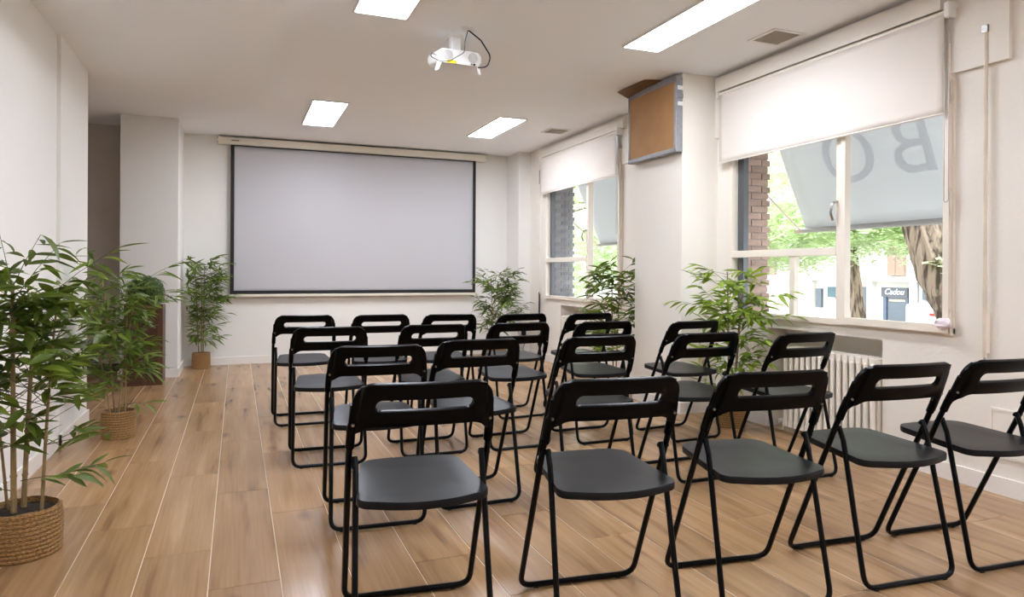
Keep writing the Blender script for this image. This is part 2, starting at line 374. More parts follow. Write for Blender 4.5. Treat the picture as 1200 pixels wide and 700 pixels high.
window('window_added', W0, 'added window in right wall behind the camera, unseen, for more daylight', True)  # added out of view to let in more daylight
window('window_2', W2, 'farther window, left of the pier, with a transom', False)

# exterior wall leaf and brick reveals
ext = struct(walls('wall_outside', [(xo, 3.86, YB, -1.4, -2, 3.4), (xo, 3.86, -1.4, .5, -2, .74), (xo, 3.86, -1.4, .5, 2.32, 3.4), (xo, 3.86, .5, 2.40, -2, 3.4), (xo, 3.86, 4.26, 5.70, -2, 3.4), (xo, 3.86, 7.62, 12, -2, 3.4),
    (3.68, 3.86, 2.40, 4.26, -2, .74), (3.68, 3.86, 5.70, 7.62, -2, .74), (xo, 3.86, 2.40, 4.26, 2.32, 3.4), (xo, 3.86, 5.70, 7.62, 2.32, 3.4)], MORT), 'brick outer wall seen through the windows')
struct(walls('window_sill', [(3.50, 3.92, 2.40, 4.25, .70, .755), (3.50, 3.92, 5.70, 7.61, .70, .755)], mat('stone_sill', (150, 146, 142), .7)), 'grey outer sills of the windows')
struct(walls('trim_1', [(3.502, 3.545, 4.105, 4.25, .755, 2.32), (3.502, 3.545, 7.46, 7.60, .755, 2.32), (3.50, 3.545, 2.41, 2.44, .755, 2.32), (3.50, 3.545, 5.71, 5.75, .755, 2.32)], GUIDE), 'grey metal shutter guides beside the windows')
bmeshes = {}
def brick(x0, x1, yf, z0, M):
    key = (round(x1 - x0, 3), M.name)
    if key not in bmeshes:
        bm = bmesh.new(); l = x1 - x0
        bx(bm, -l / 2 + .004, l / 2 - .004, -.010, .02, -.0225, .0225)
        me = bpy.data.meshes.new('brick'); bm.to_mesh(me); bm.free(); me.materials.append(M); bmeshes[key] = me
    o = link('brick', bmeshes[key], ext, ((x0 + x1) / 2, yf, z0 + .026)); o.rotation_euler.z = random.uniform(-.02, .02)
random.seed(4)
for yf, M in ((4.26, BRICKM), (7.62, BRICKS)):
    z = .76; i = 0
    while z < 2.28:
        if i % 2: brick(3.55, 3.70, yf, z, M); brick(3.70, 3.865, yf, z, M)
        else: brick(3.55, 3.62, yf, z, M); brick(3.62, 3.80, yf, z, M); brick(3.80, 3.885, yf, z, M)
        z += .052; i += 1

# roller blinds and shutter box panels
def blind(y0, y1, zb, zt, label, roll=True):
    t = thing('roller_blind', label, 'blind', (3.40, (y0 + y1) / 2, zt))
    h = (y1 - y0) / 2
    bm = bmesh.new(); ny, nz = 40, 14; vs = []
    random.seed(int(y0 * 10))
    for j in range(nz + 1):
        for i in range(ny + 1):
            u = i / ny; v = j / nz
            w = .003 * math.sin(6 * u * PI + 2 * v) * v + .006 * v * v * math.exp(-((u - .12) / .10) ** 2) * math.sin(26 * u + 6 * v) + .002 * v * math.sin(23 * u - 9 * v)
            vs.append(bm.verts.new((w, -h + 2 * h * u, -(zt - zb) * v)))
    for j in range(nz):
        for i in range(ny): bm.faces.new((vs[j * (ny + 1) + i], vs[j * (ny + 1) + i + 1], vs[(j + 1) * (ny + 1) + i + 1], vs[(j + 1) * (ny + 1) + i]))
    f = obj('fabric', bm, BLIND, t, smooth=True)
    md = f.modifiers.new('s', 'SOLIDIFY'); md.thickness = .0015
    bm = bmesh.new(); tube(bm, [(0, -h, -(zt - zb)), (0, h, -(zt - zb))], .006); obj('bottom_bar', bm, BLIND, t, smooth=True)
    bm = bmesh.new(); tube(bm, [(.016, -h - .01, .004), (.016, h + .01, .004)], .017, 12); obj('roller', bm, FRAME, t, smooth=True)
    bm = bmesh.new(); bx(bm, -.02, .058, -h - .04, -h - .012, -.03, .05); obj('bracket', bm, WPLAS, t, bevel=.006)
    bm = bmesh.new(); bx(bm, -.01, .058, h + .012, h + .03, -.02, .03); obj('bracket', bm, WPLAS, t, bevel=.004)
    bm = bmesh.new(); L = rounded([(.0, -h - .028, -.03), (.0, -h - .028, -.97), (.0, -h - .012, -.985), (.0, -h - .004, -.97), (.0, -h - .004, -.03)], .01, 3); tube(bm, L, .0018, 5)
    obj('bead_chain', bm, STEEL, t, smooth=True)
    return t
blind(2.475, 4.265, 1.905, 2.425, 'wide white roller blind half lowered over the nearer window')
blind(5.79, 7.60, 2.005, 2.425, 'white roller blind over the farther window, left of the pier')
struct(walls('trim_2', [(3.436, X1, 2.172, 4.355, 2.112, 2.44), (3.405, X1, 2.50, 4.32, 2.455, 2.56)], WALLR), 'shutter box cover board above the nearer window')
struct(walls('trim_3', [(3.446, X1, 5.55, 7.66, 2.112, 2.44), (3.42, X1, 5.70, 7.64, 2.455, 2.55)], WALLR), 'shutter box cover board above the farther window')
bm = bmesh.new(); rr_ = random.Random(5)
bmesh.ops.create_icosphere(bm, subdivisions=2, radius=.03)
for v in bm.verts: v.co = Vector((v.co.x * .6, v.co.y * 1.5, v.co.z * .9 + .014)) * rr_.uniform(.75, 1.2)
o = obj('crumpled_wrapper', bm, mat('white_wrapper', (240, 226, 230), .4), None, (3.405, 2.475, .800)); tag(o, 'crumpled white wrapper tucked at bottom corner of the nearer window', 'wrapper')
# crank rod on the right wall
t = thing('awning_crank_rod', 'worn white vertical metal rod fixed to right wall beside the nearer window', 'rod', (3.435, 2.282, .66))
tubeobj('rod', [(0, 0, .0), (0, 0, 1.64)], .0095, PIPE, t, n=10)
tubeobj('end_hook', rounded([(0, 0, .0), (0, 0, -.03), (-.01, -.02, -.03), (.0, -.035, -.02)], .01), .005, STEEL, t)
bm = bmesh.new(); bx(bm, -.012, .025, -.014, .014, 1.61, 1.645); obj('top_bracket', bm, STEEL, t)
bm = bmesh.new(); bx(bm, -.002, .025, -.012, .012, .02, .22); obj('lower_guide', bm, FRAME, t, bevel=.003)
# shutter strap guide near far corner
t = thing('shutter_strap', 'thin dark shutter strap in a white guide left of the farther window', 'strap', (3.452, 7.70, .70))
bm = bmesh.new(); bx(bm, -.006, .008, -.012, .012, .1, 1.72); obj('guide_channel', bm, FRAME, t, bevel=.002)
bm = bmesh.new(); bx(bm, -.010, .0, -.009, .009, -.15, .12); obj('strap', bm, RUBB, t)
bm = bmesh.new(); bx(bm, -.010, .0, -.008, .008, 1.45, 1.62); obj('strap', bm, RUBB, t)

# ------------------------------------------------------------------ radiators
def radiator(y0, n, label):
    t = thing('radiator', label, 'radiator', (3.472, y0, .05))
    bm = bmesh.new(); P = .0485
    for x in (-.052, 0, .052):
        tube(bm, rounded([(x * .6, 0, .0), (x, 0, .035), (x, 0, .485), (x * .6, 0, .525)], .02, 3), .0145, 8)
    for z in (.015, .505):
        bx(bm, -.060, .060, -.019, .019, z - .018, z + .022)
    bmesh.ops.recalc_face_normals(bm, faces=bm.faces)
    me = bpy.data.meshes.new('section'); bm.to_mesh(me); bm.free(); me.materials.append(RAD); me.shade_smooth(); me.set_sharp_from_angle(angle=.7)
    for i in range(n):
        o = link('section', me, t, (0, P * (i + .5), 0)); md = o.modifiers.new('b', 'BEVEL'); md.width = .008; md.segments = 2; md.limit_method = 'ANGLE'
    tubeobj('supply_pipe', rounded([(0, P * n + .005, .02), (0, P * n + .05, .02), (0, P * n + .05, -.05)], .015), .008, RAD, t)
    tubeobj('valve', [(0, P * n + .02, .02), (-.05, P * n + .04, .02)], .014, WPLAS, t)
    return t
radiator(2.885, 15, 'cream cast iron column radiator in the niche under the nearer window')
radiator(6.24, 16, 'cream column radiator in the niche under the farther window')

# ------------------------------------------------------------------ projection screen
t = thing('projection_screen', 'large pull-down projection screen with black border on the far wall', 'screen', (1.384, 8.365, .80))
bm = bmesh.new()
nx, nz = 50, 24; vs = []
for j in range(nz + 1):
    for i in range(nx + 1):
        u, v = i / nx, j / nz
        w = .004 * math.sin(5 * u + 4 * v) * (1 - v) + .003 * math.sin(11 * u - 7 * v) * (1 - v)
        vs.append(bm.verts.new((-1.4565 + 2.913 * u, w, 1.69 * v)))
for j in range(nz):
    for i in range(nx): bm.faces.new((vs[j * (nx + 1) + i], vs[j * (nx + 1) + i + 1], vs[(j + 1) * (nx + 1) + i + 1], vs[(j + 1) * (nx + 1) + i]))
o = obj('fabric', bm, SCREEN, t, smooth=True); md = o.modifiers.new('s', 'SOLIDIFY'); md.thickness = .002
for a in ((-1.4565, -1.418, 0, 1.69), (1.418, 1.4565, 0, 1.69), (-1.418, 1.418, 0, .04), (-1.418, 1.418, 1.675, 1.69)):
    bm = bmesh.new(); bx(bm, a[0], a[1], -.010, -.006, a[2], a[3]); obj('black_border', bm, BLACK, t)
bm = bmesh.new(); bx(bm, -1.47, 1.50, -.014, .012, -.032, .0); obj('bottom_bar', bm, HOUS, t, bevel=.005)
bm = bmesh.new(); bx(bm, -1.575, 1.59, -.055, .06, 1.688, 1.768); obj('housing', bm, HOUS, t, bevel=.008)
for s in (-1, 1):
    bm = bmesh.new(); bx(bm, s * 1.583 - .014, s * 1.583 + .014, -.058, .062, 1.685, 1.772); obj('end_cap', bm, HOUS, t, bevel=.006)
bm = bmesh.new(); bx(bm, -1.45, -1.37, -.058, -.054, 1.722, 1.736); obj('nameplate', bm, mat('nameplate_grey', (120, 112, 100), .5), t)
for z in (1.70, 1.75):
    bm = bmesh.new(); cyl(bm, (-1.592, -.06, z), (0, 1, 0), .006, .006); obj('screw', bm, DARK, t)

# ------------------------------------------------------------------ ceiling lights, vents
def panel(x0, x1, y0, y1, label, group=None):
    t = thing('ceiling_light', label, 'ceiling light', ((x0 + x1) / 2, (y0 + y1) / 2, ZC), 0, group)
    hx, hy = (x1 - x0) / 2, (y1 - y0) / 2; b = .014
    bm = bmesh.new()
    for a in ((-hx, hx, -hy, -hy + b), (-hx, hx, hy - b, hy), (-hx, -hx + b, -hy + b, hy - b), (hx - b, hx, -hy + b, hy - b)): bx(bm, *a, -.012, 0)
    obj('frame', bm, WPLAS, t)
    bm = bmesh.new(); bx(bm, -hx + b, hx - b, -hy + b, hy - b, -.008, -.001); obj('diffuser', bm, DIFF, t)
panel(.615, .945, 2.98, 4.06, 'lit ceiling panel left of the projector, cut by the top edge')
panel(2.385, 2.675, 2.98, 4.00, 'long lit ceiling panel right of the projector, beside the square vent')
panel(.61, .935, 6.29, 7.38, 'lit ceiling panel above the left part of the screen')
panel(2.37, 2.67, 6.27, 7.30, 'lit ceiling panel nearest the far window and right end of the screen')
panel(.615, .945, -.33, .75, 'added lit ceiling panel behind the camera on the left, out of view')  # unseen pair added for light, continuing the panel spacing
panel(2.385, 2.675, -.33, .70, 'added lit ceiling panel behind the camera on the right, out of view')
def vent(cx, cy, s, label):
    t = thing('ceiling_vent', label, 'vent', (cx, cy, ZC)); h = s / 2
    bm = bmesh.new(); b = .022
    for a in ((-h, h, -h, -h + b), (-h, h, h - b, h), (-h, -h + b, -h + b, h - b), (h - b, h, -h + b, h - b)): bx(bm, *a, -.008, 0)
    obj('frame', bm, WPLAS, t)
    bm = bmesh.new(); bx(bm, -h + b, h - b, -h + b, h - b, -.002, -.0005); obj('backing', bm, mat('vent_backing', (120, 110, 92), .8), t)
    n = 13; me = None
    for i in range(n):
        x = -h + b + (i + .5) * (s - 2 * b) / n
        if me is None:
            bm = bmesh.new(); bx(bm, -.0035, .0035, -h + b, h - b, -.008, -.003); me = bpy.data.meshes.new('slat'); bm.to_mesh(me); bm.free(); me.materials.append(GRILLE)
        link('slat', me, t, (x, 0, 0))
vent(3.205, 3.46, .25, 'square white ceiling vent above the nearer window')
vent(3.18, 6.68, .25, 'small square ceiling vent near the farther window')

# ------------------------------------------------------------------ projector
t = thing('projector', 'white ceiling-mounted projector with two round grilles and a yellow label', 'projector', (1.30, 4.22, 2.59), 0.02)
bm = bmesh.new(); bx(bm, -.055, .045, -.02, .10, -.012, 0); obj('ceiling_bracket', bm, WPLAS, t, bevel=.004)
bm = bmesh.new(); bx(bm, -.035, .03, .0, .06, -.11, -.01); obj('mount_arm', bm, WPLAS, t, bevel=.006)
bm = bmesh.new(); rim = []
for cx_, cz_, a0 in ((.105, .005, 0), (-.105, .005, 90), (-.105, -.005, 180), (.105, -.005, 270)):
    for k in range(7):
        a = math.radians(a0 + 15 * k); rim.append((cx_ + .040 * math.cos(a), cz_ + .040 * math.sin(a)))
rr4 = [[bm.verts.new((x * q, y, z * q)) for x, z in rim] for q, y in ((.94, -.075), (1, -.068), (1, .163), (.94, .17))]
for a, b in zip(rr4, rr4[1:]):
    for k in range(len(rim)): bm.faces.new((a[k], a[(k + 1) % len(rim)], b[(k + 1) % len(rim)], b[k]))
bm.faces.new(rr4[0]); bm.faces.new(rr4[-1])
body = obj('body', bm, WPLAS, t, (0, 0, -.155), (math.radians(8), 0, 0), smooth=True)
for s in (-1, 1):
    bm = bmesh.new(); cyl(bm, (s * .084, -.077, .006), (0, 1, 0), .031, .006, 20); g = obj('fan_grille', bm, mat('grille_grey', (176, 172, 168), .6), body)
    bm = bmesh.new()
    for k in range(-4, 5):
        w = math.sqrt(max(0, .029 ** 2 - (k * .0065) ** 2)); bx(bm, s * .084 + k * .0065 - .001, s * .084 + k * .0065 + .001, -.082, -.079, .006 - w, .006 + w)
    obj('grille_bars', bm, WPLAS, body)
    bm = bmesh.new(); P = [(-.014, -.03), (.008, -.03), (-.014, -.088), (-.030, -.094)]
    lo = [bm.verts.new((s * .118 + s * x * -1, -.072, z)) for x, z in P]; hi = [bm.verts.new((s * .124 + s * x * -1, -.035, z)) for x, z in P]
    for k in range(4): bm.faces.new((lo[k], lo[(k + 1) % 4], hi[(k + 1) % 4], hi[k]))
    bm.faces.new(lo); bm.faces.new(hi); obj('side_wing', bm, WPLAS, body, bevel=.006)
bm = bmesh.new(); bx(bm, -.085, -.025, -.079, -.076, -.041, -.024); obj('yellow_label', bm, YEL, body)
bm = bmesh.new(); bx(bm, .072, .081, -.079, -.076, -.038, -.030); bx(bm, .088, .102, -.079, -.076, -.040, -.028); obj('port', bm, DARK, body)
bm = bmesh.new()
for k in range(6): bx(bm, -.045 + k * .016, -.035 + k * .016, -.074, -.069, -.0455, -.0445)
o = obj('faint_lettering', bm, DARK, body); o['kind'] = 'stuff'
bm = bmesh.new(); cyl(bm, (.02, .172, 0), (0, 1, 0), .030, .03, 20); obj('lens', bm, DARK, body, smooth=True)
t2 = thing('ceiling_rosette', 'round white ceiling outlet the projector cables come from', 'outlet', (1.333, 4.08, 2.59))
bm = bmesh.new(); lathe(bm, [(.045, 0), (.045, -.006), (.034, -.012), (.0, -.012)], 20, cap1=False); obj('cover', bm, WPLAS, t2, smooth=True)
c1 = tubeobj('cable', rounded([(1.335, 4.08, 2.578), (1.42, 4.09, 2.53), (1.49, 4.10, 2.44), (1.475, 4.12, 2.375), (1.42, 4.15, 2.375)], .06), .0045, RUBB)
tag(c1, 'thick black cable looping right from ceiling to projector', 'cable')
c2 = tubeobj('cable', rounded([(1.33, 4.08, 2.578), (1.315, 4.09, 2.51), (1.315, 4.10, 2.445), (1.22, 4.10, 2.38), (1.16, 4.10, 2.37), (1.10, 4.12, 2.40), (1.12, 4.16, 2.435), (1.16, 4.18, 2.43)], .03), .0025, RUBB)
tag(c2, 'thin black cable looping left under the projector', 'cable')

# ------------------------------------------------------------------ cardboard panel on the pier
t = thing('cardboard_cover', 'brown cardboard panel edged with grey tape on the pier below ceiling', 'panel', (3.13, 4.69, 1.985))
bm = bmesh.new(); bx(bm, -.055, -.048, -.325, .33, .03, .545); obj('board', bm, CARD, t)
bm = bmesh.new(); bx(bm, -.048, 0, -.315, .32, .03, .55); obj('core', bm, TAPE, t)
for a in ((-.34, .345, .0, .035), (-.33, .345, .535, .585), (-.345, -.312, .0, .57), (.325, .345, .02, .56)):
    bm = bmesh.new(); bx(bm, -.062, -.001, a[0], a[1], a[2], a[3]); obj('tape_edge', bm, TAPE, t, bevel=.006)
for z, c in ((.50, WPLAS), (.44, TAPE), (.38, WPLAS)):
    bm = bmesh.new(); bx(bm, -.05, -.004, -.352, -.344, z - .03, z); obj('tape_strip', bm, c, t)
bm = bmesh.new()
P = [(-.19, .30, .585), (-.06, .35, .56), (-.05, -.12, .592), (-.16, -.06, .60)]
lo = [bm.verts.new(p) for p in P]; hi = [bm.verts.new((p[0], p[1], p[2] + .008)) for p in P]
bm.faces.new(lo); bm.faces.new(hi)
for k in range(4): bm.faces.new((lo[k], lo[(k + 1) % 4], hi[(k + 1) % 4], hi[k]))
obj('top_flap', bm, CARDD, t)

# ------------------------------------------------------------------ sockets
def socket(name, loc, n, label, M=BEIG, s=.04, cat='socket'):
    t = thing(name, label, cat, loc); n = Vector(n)
    bm = bmesh.new(); a = .006
    if abs(n.x) > .5: bx(bm, -a if n.x < 0 else 0, 0 if n.x < 0 else a, -s, s, -s, s)
    else: bx(bm, -s, s, -a, 0, -s, s)
    obj('face_plate', bm, M, t, bevel=.003)
    bm = bmesh.new(); cyl(bm, n * .007, n, s * .5, .004, 16); obj('recess', bm, mat('socket_recess', (170, 150, 126), .6), t)
    return t
socket('wall_socket', (3.335, 4.355, .385), (0, -1, 0), 'beige socket low on the pier facing the chairs')
t = socket('wall_socket', (3.365, 8.02, .29), (0, -1, 0), 'socket with a black plug in the far right corner', WPLAS)
bm = bmesh.new(); bx(bm, -.025, .025, -.05, -.006, -.022, .03); obj('plug', bm, RUBB, t, bevel=.005)
tubeobj('cord', rounded([(0, -.04, -.02), (.01, -.05, -.12), (-.03, -.06, -.2), (.06, -.08, -.28)], .04), .004, RUBB, t)
socket('wall_outlet', (X1, 7.72, .185), (-1, 0, 0), 'yellowed outlet low on right wall by the far corner', ORNG, .035)
t = thing('access_panel', 'white rectangular cover plate low on right wall beside the rearmost chair', 'panel', (X1, 1.98, .19))
bm = bmesh.new(); bx(bm, -.006, 0, -.27, .275, 0, .215); obj('plate', bm, WALLR, t, bevel=.002)
bm = bmesh.new(); bx(bm, -.010, 0, -.285, .285, -.012, .0); bx(bm, -.010, 0, -.285, .285, .215, .227); bx(bm, -.010, 0, .275, .287, 0, .215); bx(bm, -.010, 0, -.287, -.27, 0, .215); obj('frame', bm, WALLR, t)

# ------------------------------------------------------------------ folding chair
def make_chair():
    t = thing('folding_chair', 'x', 'chair')
    yz = lambda z: .187 - .4675 * z          # front tube line
    fx = .207
    bm = bmesh.new()
    P = [(-.198, yz(.70), .70), (-fx, yz(.54), .54), (-fx, yz(.011), .011), (fx, yz(.011), .011), (fx, yz(.54), .54), (.198, yz(.70), .70)]
    tube(bm, rounded(P, .045, 5), .0098, 8); obj('front_leg_frame', bm, TUBE, t, smooth=True)
    bm = bmesh.new()
    P = [(-.190, yz(.53) + .003, .532), (-.188, -.078, .485), (-.195, -.186, .011), (.195, -.186, .011), (.188, -.078, .485), (.190, yz(.53) + .003, .532)]
    tube(bm, rounded(P, .045, 5), .0092, 8); obj('rear_leg_frame', bm, TUBE, t, smooth=True)
    # seat
    out = []
    def arc(cx, cy, r, a0, a1, n=6):
        for k in range(n + 1):
            a = math.radians(a0 + (a1 - a0) * k / n); out.append((cx + r * math.cos(a), cy + r * math.sin(a)))
    arc(.104, .127, .060, 8, 82); 
    for k in range(1, 6): out.append((.104 - .208 * k / 6, .189 + .004 * math.sin(PI * k / 6)))
    arc(-.104, .127, .060, 98, 172)
    arc(-.145, -.140, .045, 184, 262)
    for k in range(1, 10):
        u = -1 + k / 5; out.append((u * .142, -.188 - .030 * (1 - u * u)))
    arc(.145, -.140, .045, 278, 356)
    bm = bmesh.new(); n = len(out); zt = .447
    def ring(s, z, yo=0): return [bm.verts.new((x * s, (y) * s, z)) for x, y in out]
    R = [ring(.95, zt - .024), ring(.992, zt - .023), ring(1, zt - .018), ring(1, zt - .004), ring(.994, zt - .0005), ring(.97, zt), ring(.6, zt - .003), ring(.25, zt - .004)]
    for a, b in zip(R, R[1:]):
        for k in range(n): bm.faces.new((a[k], a[(k + 1) % n], b[(k + 1) % n], b[k]))
    bm.faces.new(R[0]); bm.faces.new(R[-1])
    for v in bm.verts: v.co.z += .045 * v.co.y
    obj('seat', bm, SEATM, t, smooth=True)
    # backrest: tilted curved plate with a slot
    nc = 60; zs = lambda v: v
    def topz(u):
        a = abs(u); return .762 - (0 if a < .152 else (.048 - math.sqrt(max(0, .048 ** 2 - (a - .152) ** 2))))
    def botz(u):
        a = abs(u)
        if a < .134: return .636
        if a < .186: return .636 - .060 * (1 - math.sqrt(max(0, 1 - ((a - .134) / .052) ** 2)))
        return .572
    def hw(z): return .193 + .022 * min(1, max(0, (.762 - z) / .15))
    cols = []
    bm = bmesh.new(); us = sorted(set([round(-.2 + .4 * i / nc, 5) for i in range(nc + 1)] + [s * x for s in (-1, 1) for x in (.138, .136, .132, .126, .19, .193, .195, .1975, .199, .188, .186, .1855, .184, .182)]))
    def P3(u, z):
        x = u * hw(z) / .2
        y = yz(z) - .014 - .022 * (1 - (u / .2) ** 2) * (1 if abs(u) < .2 else 0) + .012 * (1 if abs(u) > .178 else 0)
        return (x, y, z)
    for u in us:
        a = abs(u); mid = .699
        h = .0185 * math.sqrt(max(0, 1 - ((a - .12) / .018) ** 2)) if a > .12 else .0185
        if a >= .138: h = 0
        T, B = topz(u), botz(u)
        if h > 0: st, sb = bm.verts.new(P3(u, mid + h)), bm.verts.new(P3(u, mid - h))
        else: st = sb = bm.verts.new(P3(u, mid))
        cols.append((bm.verts.new(P3(u, T)), bm.verts.new(P3(u, (T + mid + h) / 2)), st, sb, bm.verts.new(P3(u, (B + mid - h) / 2)), bm.verts.new(P3(u, B))))
    for a, b in zip(cols, cols[1:]):
        bm.faces.new((a[0], b[0], b[1], a[1])); bm.faces.new((a[1], b[1], b[2], a[2]))
        bm.faces.new((a[3], b[3], b[4], a[4])); bm.faces.new((a[4], b[4], b[5], a[5]))
    bmesh.ops.remove_doubles(bm, verts=bm.verts, dist=1e-5)
    o = obj('backrest', bm, PLAS, t, smooth=True)
    md = o.modifiers.new('s', 'SOLIDIFY'); md.thickness = .016; md.offset = 0
    md = o.modifiers.new('b', 'BEVEL'); md.width = .004; md.segments = 2; md.limit_method = 'ANGLE'; md.angle_limit = .9
    for s in (-1, 1):
        bm = bmesh.new(); tube(bm, [(s * .2045, yz(.565) , .565), (s * .2035, yz(.60), .60), (s * .201, yz(.64), .64)], .0135, 10)
        obj('sleeve', bm, PLAS, t, smooth=True)
        bm = bmesh.new(); cyl(bm, (s * .199, yz(.645) - .016, .64), (0, -.9, -.42), .0042, .006, 8); obj('screw', bm, STEEL, t, smooth=True)
        bm = bmesh.new(); cyl(bm, (s * .198, yz(.522), .522), (1, 0, 0), .007, .036, 8); obj('pivot_bolt', bm, TUBE, t, smooth=True)
        for y in (-.186, .187 - .005):
            bm = bmesh.new(); bx(bm, s * .15 - .008, s * .15 + .008, y - .006, y + .006, 0, .008); obj('foot_pad', bm, RUBB, t)
    return t
chair0 = make_chair()
GR = 'folding chairs in four rows facing the screen'
ordv = ['row nearest the camera', 'second row from the camera', 'third row from the camera', 'row nearest the screen']
side = ['leftmost', 'second from left', 'middle', 'second from right', 'rightmost']
CH = [ # x, y, yaw, label
    (0.515, 2.065, -0.100, 'black folding chair, leftmost in the row nearest the camera'),
    (1.077, 1.937, -0.115, 'black folding chair, second from left in the row nearest the camera'),
    (1.622, 1.885, -0.130, 'black folding chair, middle in the row nearest the camera'),
    (2.175, 1.868, -0.080, 'black folding chair, fourth from left in the row nearest the camera'),
    (2.655, 1.835, -0.080, 'black folding chair, rightmost in the row nearest the camera'),
    (0.569, 3.050, -0.080, 'black folding chair, leftmost in the second row from the camera'),
    (1.039, 3.150, 0.000, 'black folding chair, second from left in the second row from the camera'),
    (1.657, 3.117, -0.031, 'black folding chair, middle in the second row from the camera'),
    (2.270, 3.088, 0.001, 'black folding chair, fourth from left in the second row from the camera'),
    (2.758, 2.915, 0.007, 'black folding chair, rightmost in the second row, before the cream radiator'),
    (0.488, 4.050, -0.060, 'black folding chair, leftmost in the third row from the camera'),
    (1.077, 4.051, -0.016, 'black folding chair, second from left in the third row from the camera'),
    (1.596, 4.016, 0.016, 'black folding chair, middle in the third row from the camera'),
    (2.156, 3.964, -0.009, 'black folding chair, fourth from left in the third row from the camera'),
    (2.716, 3.813, 0.072, 'black folding chair, rightmost in the third row from the camera'),
    (0.445, 5.130, -0.030, 'black folding chair, leftmost in the farthest row, nearest the screen'),
    (0.957, 5.025, -0.026, 'black folding chair, second from left in the farthest row, nearest the screen'),
    (1.436, 4.943, -0.009, 'black folding chair, middle in the farthest row, nearest the screen'),
    (1.944, 4.823, 0.055, 'black folding chair, fourth from left in the farthest row, nearest the screen'),
    (2.455, 4.737, 0.091, 'black folding chair, rightmost in the farthest row, nearest the screen'),
]
for i, (x, y, a, note) in enumerate(CH):
    o = chair0 if i == 0 else dup(chair0)
    o.location = (x, y, 0); o.rotation_euler = (0, 0, a)
    o['group'] = GR; o['label'] = note; o['category'] = 'chair'

# ------------------------------------------------------------------ plants
def leaf_mesh(nm, L, W, droop, M):
    bm = bmesh.new(); prof = [(0, .04), (.12, .45), (.3, .92), (.5, 1), (.72, .72), (.9, .28), (1, .0)]
    rows = []
    for u, w in prof:
        z = -droop * u * u * L; hw_ = W / 2 * w
        if w == 0: rows.append([bm.verts.new((u * L, 0, z))])
        else: rows.append([bm.verts.new((u * L, -hw_, z + hw_ * .35)), bm.verts.new((u * L, 0, z)), bm.verts.new((u * L, hw_, z + hw_ * .35))])
    for a, b in zip(rows, rows[1:]):
        if len(b) == 3:
            bm.faces.new((a[0], a[1], b[1], b[0])); bm.faces.new((a[1], a[2], b[2], b[1]))
        else:
            bm.faces.new((a[0], a[1], b[0])); bm.faces.new((a[1], a[2], b[0]))
    me = bpy.data.meshes.new(nm); bm.to_mesh(me); bm.free(); me.materials.append(M); me.shade_smooth(); return me
def basket(root, r, h):
    bm = bmesh.new(); n = 11; prof = []
    for k in range(n):
        for s in range(4):
            ph = s / 4; z = h * (k + ph) / n
            prof.append((r * (.965 + .035 * math.sin(PI * z / h)) + .0045 * math.sin(PI * ph), z))
    prof.append((r * .965, h)); prof.append((r * .90, h + .003)); prof.append((r * .88, h - .02))
    N = 40
    lathe(bm, prof, N, cap0=True, cap1=False)
    for v in bm.verts:
        a = math.atan2(v.co.y, v.co.x); v.co.z += .002 * math.sin(5 * a + v.co.z * 40) * (v.co.z / h)
        d = 1 + .006 * math.sin(9 * a + 50 * v.co.z); v.co.x *= d; v.co.y *= d
    obj('woven_basket', bm, WEAVE, root, smooth=True)
    bm = bmesh.new(); lathe(bm, [(r * .88, h - .03), (r * .88, h - .02), (r * .4, h - .012)], 24); obj('soil', bm, SOIL, root, smooth=True)
